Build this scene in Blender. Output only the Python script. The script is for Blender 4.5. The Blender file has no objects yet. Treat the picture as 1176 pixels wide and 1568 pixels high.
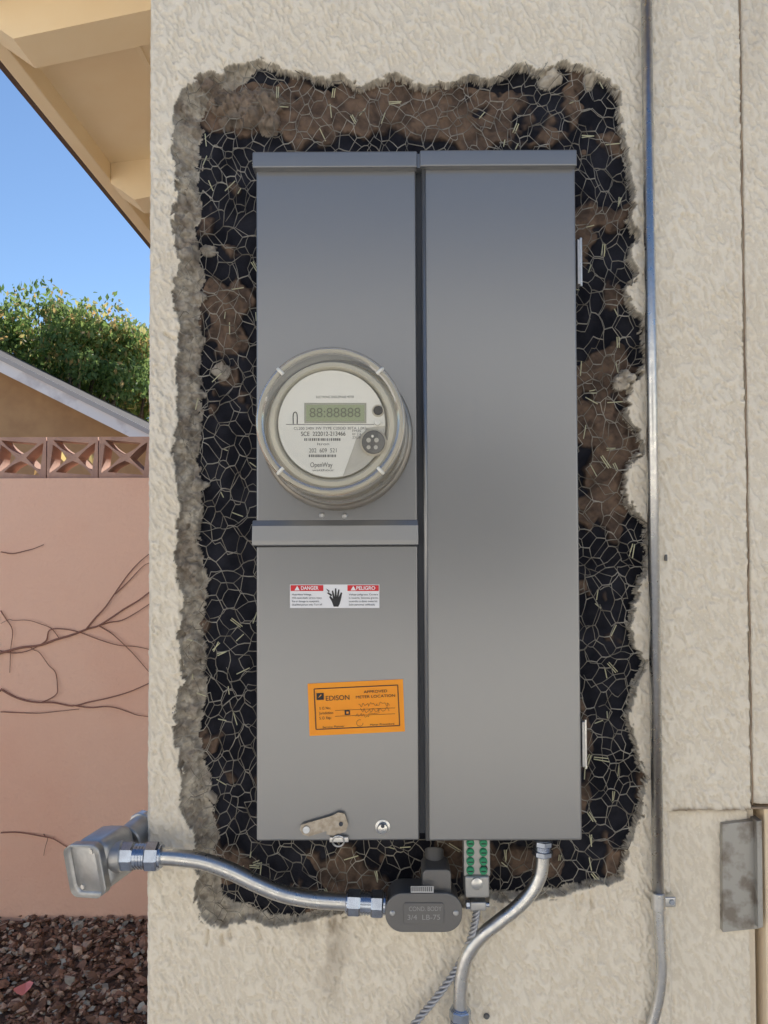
import bpy, bmesh, math, random
import numpy as np
from mathutils import Vector, Matrix, Euler
random.seed(7); rng=np.random.default_rng(7)
scene=bpy.context.scene
# ---------------------------------------------------------------- camera
F=1177.0
C=Vector((0,-1.0,1.5))
R=(Euler((math.radians(91.4),0,0)).to_matrix() @ Matrix.Rotation(-0.0045,3,'Z'))
cam=bpy.data.cameras.new("camera"); camo=bpy.data.objects.new("camera",cam)
scene.collection.objects.link(camo); scene.camera=camo
camo.matrix_world=Matrix.Translation(C)@R.to_4x4()
cam.sensor_fit='VERTICAL'; cam.sensor_height=36; cam.lens=F/1568*36
cam.clip_start=0.02; cam.clip_end=2000
def P(px,py,y=0.0):
    v=R@Vector(((px-587)/F,-(py-784)/F,-1)); t=(y-C.y)/v.y
    return C+v*t
# ---------------------------------------------------------------- world
W=bpy.data.worlds.new("World"); scene.world=W; W.use_nodes=True
nt=W.node_tree; bg=nt.nodes['Background']; sky=nt.nodes.new('ShaderNodeTexSky')
sky.sky_type='NISHITA'; sky.sun_disc=False
EL=math.radians(43); ROT=math.radians(16)
sky.sun_elevation=EL; sky.sun_rotation=ROT; sky.air_density=1.0; sky.dust_density=0.0; sky.ozone_density=4.0
nt.links.new(sky.outputs[0],bg.inputs[0]); bg.inputs[1].default_value=0.15
sv=Vector((math.sin(ROT)*math.cos(EL),math.cos(ROT)*math.cos(EL),math.sin(EL)))
sl=bpy.data.lights.new("sun",'SUN'); sl.energy=5.0; sl.angle=math.radians(0.5); sl.color=(1,0.95,0.87)
so=bpy.data.objects.new("sun",sl); scene.collection.objects.link(so)
so.rotation_euler=(-sv).to_track_quat('-Z','Y').to_euler()
scene.view_settings.view_transform='Standard'; scene.view_settings.look='None'
scene.view_settings.exposure=0
# ---------------------------------------------------------------- helpers
def lin(c):
    return tuple(((v/255)/12.92 if v/255<=0.04045 else ((v/255+0.055)/1.055)**2.4) for v in c)
def mat(name,col,rough=0.6,metal=0.0,col2=None,scale=20,detail=4,bump=0.0,bscale=None,bdist=0.002,spec=0.5,coat=0.0,lo=0.35,hi=0.65,rvar=0.0):
    m=bpy.data.materials.new(name); m.use_nodes=True; n=m.node_tree; b=n.nodes['Principled BSDF']
    b.inputs['Base Color'].default_value=(*col,1); b.inputs['Roughness'].default_value=rough
    b.inputs['Metallic'].default_value=metal; b.inputs['Specular IOR Level'].default_value=spec
    b.inputs['Coat Weight'].default_value=coat
    tc=n.nodes.new('ShaderNodeTexCoord')
    if col2 or rvar:
        no=n.nodes.new('ShaderNodeTexNoise'); no.inputs['Scale'].default_value=scale; no.inputs['Detail'].default_value=detail
        n.links.new(tc.outputs['Object'],no.inputs['Vector'])
        mr=n.nodes.new('ShaderNodeMapRange'); mr.inputs[1].default_value=lo; mr.inputs[2].default_value=hi
        n.links.new(no.outputs[0],mr.inputs[0])
        if col2:
            mx=n.nodes.new('ShaderNodeMix'); mx.data_type='RGBA'; mx.inputs[6].default_value=(*col,1); mx.inputs[7].default_value=(*col2,1)
            n.links.new(mr.outputs[0],mx.inputs[0]); n.links.new(mx.outputs[2],b.inputs['Base Color'])
        if rvar:
            ma=n.nodes.new('ShaderNodeMath'); ma.operation='MULTIPLY_ADD'; ma.inputs[1].default_value=rvar; ma.inputs[2].default_value=rough
            n.links.new(mr.outputs[0],ma.inputs[0]); n.links.new(ma.outputs[0],b.inputs['Roughness'])
    if bump:
        nb=n.nodes.new('ShaderNodeTexNoise'); nb.inputs['Scale'].default_value=bscale or scale; nb.inputs['Detail'].default_value=5
        n.links.new(tc.outputs['Object'],nb.inputs['Vector'])
        bu=n.nodes.new('ShaderNodeBump'); bu.inputs['Strength'].default_value=bump; bu.inputs['Distance'].default_value=bdist
        n.links.new(nb.outputs[0],bu.inputs['Height']); n.links.new(bu.outputs[0],b.inputs['Normal'])
    return m
def root(name):
    e=bpy.data.objects.new(name,None); e.empty_display_size=0.05; scene.collection.objects.link(e); return e
def link(name,me,m,par=None,smooth=False):
    o=bpy.data.objects.new(name,me); scene.collection.objects.link(o)
    if m is not None: me.materials.append(m)
    if par: o.parent=par
    if smooth:
        me.polygons.foreach_set('use_smooth',[True]*len(me.polygons))
    return o
def mobj(name,vs,fs,m,par=None,smooth=False):
    me=bpy.data.meshes.new(name); me.from_pydata([tuple(v) for v in vs],[],fs); me.update()
    return link(name,me,m,par,smooth)
def box(name,x0,x1,y0,y1,z0,z1,m,par=None,bev=0.0,seg=2,rot=None):
    bm=bmesh.new(); bmesh.ops.create_cube(bm,size=1)
    for v in bm.verts: v.co=Vector(((v.co.x)*(x1-x0),(v.co.y)*(y1-y0),(v.co.z)*(z1-z0)))
    if bev: bmesh.ops.bevel(bm,geom=bm.edges[:],offset=bev,segments=seg,affect='EDGES',profile=0.5)
    c=Vector(((x0+x1)/2,(y0+y1)/2,(z0+z1)/2))
    M=Matrix.Translation(c)@(rot.to_4x4() if rot else Matrix.Identity(4))
    bm.transform(M)
    me=bpy.data.meshes.new(name); bm.to_mesh(me); bm.free()
    o=link(name,me,m,par)
    if bev:
        me.polygons.foreach_set('use_smooth',[True]*len(me.polygons))
        wn=o.modifiers.new('wn','WEIGHTED_NORMAL'); wn.keep_sharp=True
    return o
def revolve(name,prof,origin,axis,m,par=None,n=64,smooth=True,hexa=False):
    axis=Vector(axis).normalized(); a=axis.orthogonal().normalized(); b=axis.cross(a)
    vs=[];fs=[]
    for r,d in prof:
        for i in range(n):
            t=2*math.pi*i/n
            vs.append(Vector(origin)+axis*d+(a*math.cos(t)+b*math.sin(t))*r)
    for j in range(len(prof)-1):
        for i in range(n):
            k=(i+1)%n; fs.append((j*n+i,j*n+k,(j+1)*n+k,(j+1)*n+i))
    fs.append(tuple(range(n))[::-1]); fs.append(tuple((len(prof)-1)*n+i for i in range(n)))
    o=mobj(name,vs,fs,m,par,smooth)
    bm=bmesh.new(); bm.from_mesh(o.data); bmesh.ops.recalc_face_normals(bm,faces=bm.faces[:])
    for e in bm.edges:
        if len(e.link_faces)==2 and e.calc_face_angle()>0.6: e.smooth=False
    bm.to_mesh(o.data); bm.free()
    return o
def cyl(name,p0,p1,r,m,par=None,n=32,bev=0.0,r1=None):
    p0=Vector(p0);p1=Vector(p1);L=(p1-p0).length; r1=r if r1 is None else r1
    b=bev or min(r,L)*0.08
    return revolve(name,[(r-b,0),(r,b),(r1,L-b),(r1-b,L)],p0,p1-p0,m,par,n)
def smoothpath(pts,sub=8):
    pts=[Vector(p) for p in pts]; out=[]
    for i in range(len(pts)-1):
        p0=pts[max(i-1,0)];p1=pts[i];p2=pts[i+1];p3=pts[min(i+2,len(pts)-1)]
        for k in range(sub):
            t=k/sub
            out.append(0.5*((2*p1)+(p2-p0)*t+(2*p0-5*p1+4*p2-p3)*t*t+(3*p1-p0-3*p2+p3)*t**3))
    out.append(pts[-1]); return out
def tube(name,pts,r,m,par=None,n=16,sub=8,radii=None,cap=True):
    ps=smoothpath(pts,sub) if sub>1 else [Vector(p) for p in pts]
    vs=[];fs=[]; up=None
    N=len(ps)
    for i,p in enumerate(ps):
        t=(ps[min(i+1,N-1)]-ps[max(i-1,0)]).normalized()
        if up is None: up=t.orthogonal().normalized()
        up=(up-t*up.dot(t)).normalized(); b=t.cross(up)
        rr=r if radii is None else radii[0]+(radii[1]-radii[0])*i/(N-1)
        for k in range(n):
            a=2*math.pi*k/n; vs.append(p+(up*math.cos(a)+b*math.sin(a))*rr)
    for j in range(N-1):
        for i in range(n):
            k=(i+1)%n; fs.append((j*n+i,j*n+k,(j+1)*n+k,(j+1)*n+i))
    if cap: fs.append(tuple(range(n))[::-1]); fs.append(tuple((N-1)*n+i for i in range(n)))
    return mobj(name,vs,fs,m,par,True)
def quadpx(name,pts,y,m,par,z=None):
    return mobj(name,[P(a,b,y) for a,b in pts],[tuple(range(len(pts)))],m,par)
def text(name,s,px,py,y,hpx,m,par,align='CENTER',wpx=None,rot=0.0,bold=0.0):
    cu=bpy.data.curves.new(name,'FONT'); cu.body=s; cu.align_x=align; cu.align_y='CENTER'
    p=P(px,py,y); q=P(px,py+hpx,y); h=(q-p).length
    cu.size=h*1.4; cu.offset=bold*h*1.6
    o=bpy.data.objects.new(name,cu); scene.collection.objects.link(o); cu.materials.append(m); o.parent=par
    o.location=p; o.rotation_euler=(math.pi/2,-rot,0)
    if wpx:
        bpy.context.view_layer.update()
        w=o.dimensions.x
        if w>0: o.scale.x=((P(px+wpx,py,y)-p).length)/w
    return o
LAT=rng.random((256,256)); LAT2=rng.random((256,256)); LAT3=rng.random((256,256))
def vn(u,v,s=0):
    u=u+s*17.3; v=v+s*31.7
    iu=np.floor(u).astype(int); iv=np.floor(v).astype(int); fu=u-iu; fv=v-iv
    fu=fu*fu*(3-2*fu); fv=fv*fv*(3-2*fv)
    a=LAT[iu%256,iv%256]; b=LAT[(iu+1)%256,iv%256]; c=LAT[iu%256,(iv+1)%256]; d=LAT[(iu+1)%256,(iv+1)%256]
    return (a*(1-fu)+b*fu)*(1-fv)+(c*(1-fu)+d*fu)*fv
def fbm(u,v,s=0,o=4):
    t=0;a=0.5;n=0
    for i in range(o):
        t=t+a*vn(u*2**i,v*2**i,s+i*3); n+=a; a*=0.5
    return t/n
def cells(u,v):
    iu=np.floor(u).astype(int); iv=np.floor(v).astype(int)
    best=np.full(u.shape,9.0); val=np.zeros(u.shape); tl=np.zeros(u.shape)
    for a in (-1,0,1):
        for b in (-1,0,1):
            ca=iu+a; cb=iv+b
            jx=LAT[ca%256,cb%256]; jy=LAT2[ca%256,cb%256]; rv=LAT3[ca%256,cb%256]
            dx=u-(ca+jx); dy=v-(cb+jy); dd=dx*dx+dy*dy
            k=dd<best; best=np.where(k,dd,best); val=np.where(k,rv,val)
            tl=np.where(k,dx*(jx-.5)*1.6+dy*(rv-.5)*1.6,tl)
    return np.sqrt(best),val,tl
def sst(a,b,x):
    t=np.clip((x-a)/(b-a),0,1); return t*t*(3-2*t)
def stucco_h(X,Z,ret=False):
    wx=X+0.006*(vn(X/0.022,Z/0.022,5)-.5); wz=Z+0.006*(vn(X/0.022,Z/0.022,9)-.5)
    u=(wx*math.cos(0.4)+wz*math.sin(0.4)); v=(-wx*math.sin(0.4)+wz*math.cos(0.4))
    n=0.50*vn(u/0.0034,v/0.0085,1)+0.30*vn(u/0.0020,v/0.0040,2)+0.20*vn(wx/0.006,wz/0.006,12)
    n2=vn(wx/0.010,wz/0.014,3)
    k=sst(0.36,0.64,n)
    h=k*0.0028*(0.35+0.9*n2)+0.0006*vn(X/0.002,Z/0.002,4)
    h=h+0.004*(vn(X/0.15,Z/0.2,6)-.5)
    return (h,k) if ret else h
def grid_mesh(name,X,Y,Z,attrs,m,par,smooth=True):
    nz,nx=X.shape
    me=bpy.data.meshes.new(name)
    co=np.stack([X,Y,Z],-1).reshape(-1,3).astype(np.float32)
    me.vertices.add(nx*nz); me.vertices.foreach_set('co',co.ravel())
    i=np.arange(nx*nz).reshape(nz,nx)
    q=np.stack([i[:-1,:-1],i[:-1,1:],i[1:,1:],i[1:,:-1]],-1).reshape(-1,4)
    nf=len(q)
    me.loops.add(nf*4); me.loops.foreach_set('vertex_index',q.ravel().astype(np.int32))
    me.polygons.add(nf); me.polygons.foreach_set('loop_start',(np.arange(nf)*4).astype(np.int32))
    me.polygons.foreach_set('loop_total',np.full(nf,4,dtype=np.int32))
    me.update(calc_edges=True)
    for k,a in attrs.items():
        at=me.attributes.new(k,'FLOAT','POINT'); at.data.foreach_set('value',np.asarray(a,dtype=np.float32).ravel())
    return link(name,me,m,par,smooth)

# ---------------------------------------------------------------- materials
WALLC=(0.87,0.795,0.665)
def wall_material():
    m=bpy.data.materials.new("stucco_paint"); m.use_nodes=True; n=m.node_tree; b=n.nodes['Principled BSDF']
    b.inputs['Roughness'].default_value=0.85; b.inputs['Specular IOR Level'].default_value=0.2
    tc=n.nodes.new('ShaderNodeTexCoord')
    def noise(s,d=4):
        a=n.nodes.new('ShaderNodeTexNoise'); a.inputs['Scale'].default_value=s; a.inputs['Detail'].default_value=d
        n.links.new(tc.outputs['Object'],a.inputs['Vector']); return a.outputs[0]
    def mr(x,lo,hi):
        a=n.nodes.new('ShaderNodeMapRange'); a.inputs[1].default_value=lo; a.inputs[2].default_value=hi; n.links.new(x,a.inputs[0]); return a.outputs[0]
    def mix(f,c1,c2):
        a=n.nodes.new('ShaderNodeMix'); a.data_type='RGBA'
        n.links.new(f,a.inputs[0])
        for k,c in ((6,c1),(7,c2)):
            if isinstance(c,tuple): a.inputs[k].default_value=(*c,1)
            else: n.links.new(c,a.inputs[k])
        return a.outputs[2]
    def attr(k):
        a=n.nodes.new('ShaderNodeAttribute'); a.attribute_name=k; return a.outputs['Fac']
    paint=mix(mr(noise(5,6),0.35,0.7),WALLC,(0.84,0.755,0.615))
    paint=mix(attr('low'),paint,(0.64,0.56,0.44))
    paint=mix(mr(noise(260,3),0.55,0.8),paint,(0.90,0.83,0.71))
    conc=mix(mr(noise(70,5),0.35,0.65),(0.60,0.545,0.455),(0.34,0.30,0.25))
    rim=mix(mr(noise(90,5),0.35,0.65),(0.74,0.68,0.57),(0.48,0.42,0.34))
    paper=mix(mr(noise(30,5),0.4,0.7),(0.009,0.0095,0.015),(0.028,0.029,0.039))
    dirt=mix(mr(noise(60,6),0.35,0.65),(0.20,0.135,0.095),(0.085,0.06,0.047))
    c=mix(attr('stain'),paint,(0.27,0.21,0.15))
    c=mix(attr('back'),c,paper); c=mix(attr('brk'),c,mix(attr('thin'),conc,rim)); c=mix(attr('dirt'),c,dirt)
    n.links.new(c,b.inputs['Base Color'])
    bu=n.nodes.new('ShaderNodeBump'); bu.inputs['Strength'].default_value=0.6; bu.inputs['Distance'].default_value=0.0012
    n.links.new(noise(450,4),bu.inputs['Height']); n.links.new(bu.outputs[0],b.inputs['Normal'])
    return m
M_wall=wall_material()
M_trim=mat("trim_paint",lin((254,232,194)),0.6,col2=lin((250,224,182)),scale=6)
M_peach=mat("peach_paint",lin((252,232,202)),0.7,col2=lin((246,222,188)),scale=9,bump=0.3,bscale=200)
M_side=mat("house_side_stucco",(0.83,0.74,0.60),0.85,col2=(0.78,0.68,0.54),scale=6,bump=0.8,bscale=120,bdist=0.004)
# ---------------------------------------------------------------- house
house=root("stucco_house")
XL=P(228,784,0).x; XP=P(1145,784,0).x
ZB,ZT=0.80,2.26
HOLE=[(300,118),(318,108),(340,112),(352,102),(375,99),(392,88),(410,98),(440,108),(470,110),(500,121),(520,117),(548,131),(575,122),(602,112),(628,124),(655,131),(690,124),(722,112),(755,124),(776,108),(790,98),(830,106),(862,94),(900,106),(935,118),(948,140),(951,180),(956,215),(962,250),(972,300),(965,335),(978,362),(962,395),(984,420),(958,440),(964,465),(986,485),(988,520),(988,560),(964,602),(960,640),(977,665),(984,690),(960,715),(956,752),(972,785),(992,805),(992,870),(976,910),(963,955),(974,990),(990,1012),(972,1050),(964,1100),(976,1150),(990,1195),(980,1250),(962,1300),(950,1345),(925,1358),(880,1364),(845,1374),(800,1380),(740,1378),(700,1388),(600,1392),(520,1400),(470,1412),(425,1420),(380,1408),(340,1416),(312,1410),(297,1385),(302,1345),(290,1308),(300,1285),(290,1262),(276,1235),(280,1195),(270,1150),(266,1090),(280,1040),(272,980),(279,920),(268,860),(273,780),(263,700),(273,640),(267,580),(276,520),(263,460),(271,400),(262,340),(270,280),(261,230),(268,190),(263,165),(280,138)]
HW=np.array([[P(a,b,0).x,P(a,b,0).z] for a,b in HOLE])
def sdf(X,Z,poly):
    d=np.full(X.shape,1e9); ins=np.zeros(X.shape,bool)
    n=len(poly)
    for i in range(n):
        a=poly[i]; b=poly[(i+1)%n]; e=b-a; L=e@e
        wx=X-a[0]; wz=Z-a[1]; t=np.clip((wx*e[0]+wz*e[1])/L,0,1)
        dd=(wx-t*e[0])**2+(wz-t*e[1])**2; d=np.minimum(d,dd)
        if a[1]!=b[1]:
            c=((a[1]>Z)!=(b[1]>Z))&(X<(b[0]-a[0])*(Z-a[1])/(b[1]-a[1])+a[0]); ins^=c
    d=np.sqrt(d); return np.where(ins,d,-d)
def pxx(p): return P(p,784,0).x
def pzz(p): return P(587,p,0).z
st=0.00125
xs=np.arange(XL-0.004,XP,st); zs=np.arange(ZB,ZT,st)
X,Z=np.meshgrid(xs,zs)
d=sdf(X,Z,HW)
c1d,c1,t1=cells(X/0.011+40,Z/0.011+10)
c2d,c2_,t2=cells(X/0.0055+80,Z/0.0055+30)
d=d+0.0060*(c1-.5)+0.003*(c2_-.5)+0.003*(fbm(X/0.016,Z/0.016,11,3)-.5)+0.0015*(vn(X/0.003,Z/0.003,13)-.5)
wl=1-sst(pxx(300),pxx(420),X); wb=1-sst(pzz(1395),pzz(1340),Z)
D0=0.014+0.007*wl
Wd=0.002+0.025*wl+0.004*wb
wn_=fbm(X/0.02,Z/0.02,23,3)
Wd=Wd*(0.5+0.7*wn_+0.35*c1)
t=np.clip(d/Wd,0,1)
rub=0.55*(c1-.5)+0.35*(c2_-.5)+0.4*t1+0.25*t2+0.35*(fbm(X/0.006,Z/0.006,21,3)-.5)
rub2=fbm(X/0.03,Z/0.03,22,3)-.5
inside=d>0
h,kk=stucco_h(X,Z,True)
yout=-h-0.0006*np.exp(-np.clip(-d,0,1)/0.005)
ybrk=0.006*sst(0,0.002,d)+(D0-0.006)*t**0.8+0.015*rub*np.sin(np.clip(t,0,1)*math.pi)**0.4*(0.2+0.8*wl)+0.004*rub2*t
dirtn=fbm(X/0.045,Z/0.05,31,4)
dz=0.55*np.exp(-((X-pxx(610))/0.17)**4-((Z-pzz(165))/0.045)**4)
dz+=0.6*np.exp(-((X-pxx(370))/0.055)**4-((Z-pzz(155))/0.035)**4)
dz+=0.32*np.exp(-((X-pxx(325))/0.035)**2-((Z-pzz(520))/0.15)**2)
dz+=0.28*np.exp(-((X-pxx(930))/0.05)**2-((Z-pzz(620))/0.16)**2)
dz+=0.22*np.exp(-((X-pxx(600))/0.4)**2-((Z-pzz(1345))/0.04)**2)
dz+=0.12*np.exp(-((X-pxx(900))/0.05)**2-((Z-pzz(180))/0.05)**2)
dirt=sst(0.63,0.69,dirtn+dz*0.75-0.03)
blob=np.zeros_like(X)
wX=X+0.012*(fbm(X/0.012,Z/0.012,81,3)-.5); wZ=Z+0.012*(fbm(X/0.012,Z/0.012,85,3)-.5)
def clod(px,py,r,hh):
    global blob
    q=np.hypot(wX-P(px,py,0).x,(wZ-P(px,py,0).z)*1.2)
    q=q/(r/1177)
    blob=np.maximum(blob,hh*np.clip(1-q*q,0,1)**0.5*(0.75+0.5*c1))
for c in [(335,150,24,.012),(372,160,36,.02),(405,150,28,.016),(410,182,20,.012),(350,180,18,.01),(318,128,16,.012),(283,385,14,.013),(303,450,12,.008),(315,375,14,.008),(335,565,18,.006),(300,600,12,.007),(292,870,12,.010),(300,740,11,.008),(960,583,20,.018),(972,455,14,.012),(845,112,20,.011),(905,118,13,.011),(292,1090,13,.009),(298,1160,12,.008),(290,980,12,.009),(320,1230,12,.006)]: clod(*c)
wr_=0.005*(fbm(X/0.05,Z/0.09,41,4)-.5)*2
yback=D0+0.003+wr_-dirt*(0.002+0.008*fbm(X/0.01,Z/0.01,43,3))
Y=np.where(inside,np.where(t<1,ybrk,yback),yout)
bl=sst(Wd,Wd+0.004,d); Y=np.where(d>=Wd,(D0+0.005*rub2)*(1-bl)+yback*bl,Y)
Y=np.where(inside,Y-blob*sst(0,0.004,d)*(1+0.8*rub),Y)
for (a,b,c2,d2) in [(318,1425,316,1445),(338,1432,340,1446),(880,1372,884,1392),(903,1366,906,1388),(252,512,268,520),(890,1372,888,1382),(392,1422,398,1436),(350,1425,352,1436)]:
    p=P(a,b,0);q=P(c2,d2,0); e=np.array([q.x-p.x,q.z-p.z]); L=e@e
    tt=np.clip(((X-p.x)*e[0]+(Z-p.z)*e[1])/L,0,1); dd=np.hypot(X-p.x-tt*e[0],Z-p.z-tt*e[1])
    Y=Y+0.006*np.exp(-(dd/0.0020)**2)*(~inside)
zl=P(1085,1243,0).z
zle=zl+0.002*(vn(X/0.02,Z*0,7)-.5)
lowreg=sst(pxx(1014),pxx(1024),X)*(Z<zle)
Y=Y+lowreg*(0.009+0.4*h)
# soft valley where the wall changes plane beside the conduit
Y=Y+0.003*sst(pxx(1000),pxx(1030),X)
cr=np.clip((XL+0.004-X)/0.008,0,1)
Y=Y+0.012*cr**2
Y[:,0]=0.03; Y[:,-1]=0.03
brk=(inside&(d<Wd*1.02)).astype(float); brk=np.where(blob>0.003,inside*1.0,brk)
back=(d>0)*1.0
dirt=dirt*(d>Wd)*(brk<0.5)*1.0
cd=sst(0.5,0.7,fbm(X/0.02,Z/0.02,47,3))
dirt=np.maximum(dirt,(blob>0.003)*inside*(sst(0,0.01,d))*(0.20+0.6*(Z>pzz(200))*(X<pxx(450))))
dirt=np.maximum(dirt,brk*cd*0.40*wl)
sn=fbm(X/0.02,Z/0.05,51,4)
cx=pxx(505)+0.03*(Z-pzz(1420))*-0.6
stain=np.exp(-((X-cx)/0.022)**2)*sst(pzz(1600),pzz(1415),Z)*(Z<pzz(1380))*sst(0.42,0.65,sn)*0.5
stain+=np.exp(-((X-pxx(480))/0.028)**2-((Z-pzz(1416))/0.010)**2)*0.5*sst(0.3,0.5,sn)
stain+=np.exp(-((X-pxx(720))/0.05)**2-((Z-pzz(1400))/0.010)**2)*0.25*sst(0.3,0.6,sn)
stain+=sst(pxx(1018),pxx(1026),X)*np.exp(-((Z-zl)/0.004)**2)*(0.4+0.6*sst(0.3,0.6,vn(X/0.01,Z/0.01,3)))
stain=np.clip(stain,0,1)*(~inside)
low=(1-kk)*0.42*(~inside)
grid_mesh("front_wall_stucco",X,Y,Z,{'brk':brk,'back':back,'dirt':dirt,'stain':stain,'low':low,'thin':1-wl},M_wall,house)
def patch(name,x0,x1,z0,z1,y0,m=M_wall,step=0.0015,amp=1.0):
    xs=np.linspace(x0,x1,max(int((x1-x0)/step),3)); zs=np.linspace(z0,z1,max(int((z1-z0)/step),3)); X,Z=np.meshgrid(xs,zs)
    hh,k=stucco_h(X,Z,True)
    Y=y0-amp*hh
    Y[:,0]=y0+0.04;Y[:,-1]=y0+0.04;Y[0,:]=y0+0.04;Y[-1,:]=y0+0.04
    z=np.zeros_like(X); s=0.15*sst(0.5,0.7,fbm(X/0.05,Z/0.3,71,3))+0.5*np.exp(-(Z-z0)/0.008)*sst(0.3,0.6,vn(X/0.01,Z/0.01,3))
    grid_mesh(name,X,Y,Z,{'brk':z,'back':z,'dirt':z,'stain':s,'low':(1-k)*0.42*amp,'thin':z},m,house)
zp=P(1160,1235,-0.005).z
patch("corner_pilaster",XP+0.0004,XP+0.5,zp,ZT,0.002)
tube("expansion_crack",[(XP+0.0002+0.0010*math.sin(i*1.7),0.0026,zp+(ZT-zp)*i/40) for i in range(41)],0.0008,mat("crack",(0.50,0.37,0.25),0.8,col2=(0.2,0.14,0.10),scale=25),house,n=6,sub=3)
box("lower_peach_panel",P(1160,1400,0.03).x,XP+0.5,0.010,0.05,ZB,zp-0.003,M_peach,house,0.002)
box("pilaster_drip",XP-0.001,XP+0.5,0.0015,0.03,zp-0.006,zp-0.003,mat("dark_joint",(0.3,0.23,0.17),0.9),house,0.001)
box("corner_backing",XP-0.004,XP+0.01,0.022,0.06,ZB,zp,M_side,house)
HX=6.0; HY=7.0; HZ=2.5
box("front_wall_upper",XL,HX,0.003,0.12,ZT-0.002,HZ,M_side,house)
box("front_wall_lower",XL,HX,0.003,0.12,-0.1,ZB+0.002,M_side,house)
box("front_wall_right",XP+0.5,HX,0.004,0.12,ZB,ZT,M_side,house)
box("side_wall",XL,XL+0.12,0.055,HY,-0.1,HZ,M_side,house)
box("wall_backing",XL+0.12,HX,0.10,0.14,ZB,ZT,M_side,house)
box("far_wall",XL,HX,HY,HY+0.1,-0.1,HZ,M_side,house)
box("right_wall",HX,HX+0.1,0,HY,-0.1,HZ,M_side,house)
XE=-0.77; ZE=2.45
M_roof=mat("roof_shingle",(0.12,0.10,0.09),0.9,col2=(0.07,0.06,0.055),scale=30)
yb,yf=-0.06,HY+0.4
def slab(name,x0,z0,x1,z1,th,m,y0=yb,y1=yf):
    vs=[(x0,y0,z0),(x1,y0,z1),(x1,y1,z1),(x0,y1,z0),(x0,y0,z0+th),(x1,y0,z1+th),(x1,y1,z1+th),(x0,y1,z0+th)]
    return mobj(name,vs,[(0,1,2,3)[::-1],(4,5,6,7),(0,1,5,4),(1,2,6,5),(2,3,7,6),(3,0,4,7)],m,house)
sl_=0.12; xm=2.8
slab("soffit_boards",XE+0.02,ZE+0.045,xm,ZE+0.045+sl_*(xm-XE),0.02,M_trim)
slab("roof_deck",XE-0.035,ZE+0.085,xm,ZE+0.09+sl_*(xm-XE+0.03),0.03,M_roof,yb-0.04,yf+0.04)
slab("roof_deck_far",xm,ZE+0.09+sl_*(xm-XE+0.03),HX+0.5,ZE+0.085,0.03,M_roof,yb-0.04,yf+0.04)
mobj("gable_infill",[(XL,0.06,HZ-0.002),(HX,0.06,HZ-0.002),(HX,0.06,HZ+0.03),(xm,0.06,ZE+0.05+sl_*(xm-XE)),(XL,0.06,ZE+0.055+sl_*(XL-XE))],[(0,1,2,3,4)],M_side,house)
box("fascia",XE,XE+0.035,yb,yf,ZE-0.0,ZE+0.083,M_trim,house,0.003)
box("drip_edge",XE-0.022,XE-0.001,yb-0.03,yf,ZE+0.01,ZE+0.10,mat("drip_edge",(0.09,0.055,0.042),0.5),house,0.002)
for i,y in enumerate([0.42,1.10,1.78,2.46,3.14,3.8]):
    w=0.045; zz=ZE+0.047
    prof=[(XE+0.036,zz),(XL-0.003,zz+sl_*(XL-XE-.04)),(XL-0.003,zz-0.075+sl_*(XL-XE-.04)),(XE+0.10,zz-0.10),(XE+0.036,zz-0.055)]
    vs=[(a,y-w,b) for a,b in prof]+[(a,y+w,b) for a,b in prof]
    fs=[(0,1,2,3,4),(9,8,7,6,5)]+[(k,(k+1)%5+0,(k+1)%5+5,k+5)[::-1] for k in range(5)]
    mobj("rafter_tail_%d"%(i+1),vs,fs,M_trim,house)
box("soffit_batten",-0.52,-0.508,yb,yf,ZE+0.045+sl_*(-0.51-XE)-0.006,ZE+0.045+sl_*(-0.51-XE)-0.001,M_trim,house)

# ---------------------------------------------------------------- wire lath
M_wire=mat("galvanized_wire",(0.44,0.41,0.35),0.45,0.5,col2=(0.15,0.13,0.10),scale=40)
M_straw=mat("bright_wire_twist",(0.62,0.60,0.40),0.5,0.3)
lath=root("wire_lath")
def inpoly(x,y,poly=HOLE):
    c=False; n=len(poly); j=n-1
    for i in range(n):
        xi,yi=poly[i]; xj,yj=poly[j]
        if (yi>y)!=(yj>y) and x<(xj-xi)*(y-yi)/(yj-yi)+xi: c=not c
        j=i
    return c
def segs_mesh(name,segs,m,par,n=5):
    vs=[];fs=[]
    for a,b,r in segs:
        t=(b-a)
        if t.length<1e-6: continue
        t.normalize(); u=t.orthogonal().normalized(); w=t.cross(u); k0=len(vs)
        for p in (a-t*r*0.6,b+t*r*0.6):
            for k in range(n):
                an=2*math.pi*k/n; vs.append(p+(u*math.cos(an)+w*math.sin(an))*r)
        for k in range(n): fs.append((k0+k,k0+(k+1)%n,k0+n+(k+1)%n,k0+n+k))
    return mobj(name,vs,fs,m,par,True)
def sn1(x,y,s): return float(vn(np.array([x]),np.array([y]),s)[0])-.5
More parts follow.
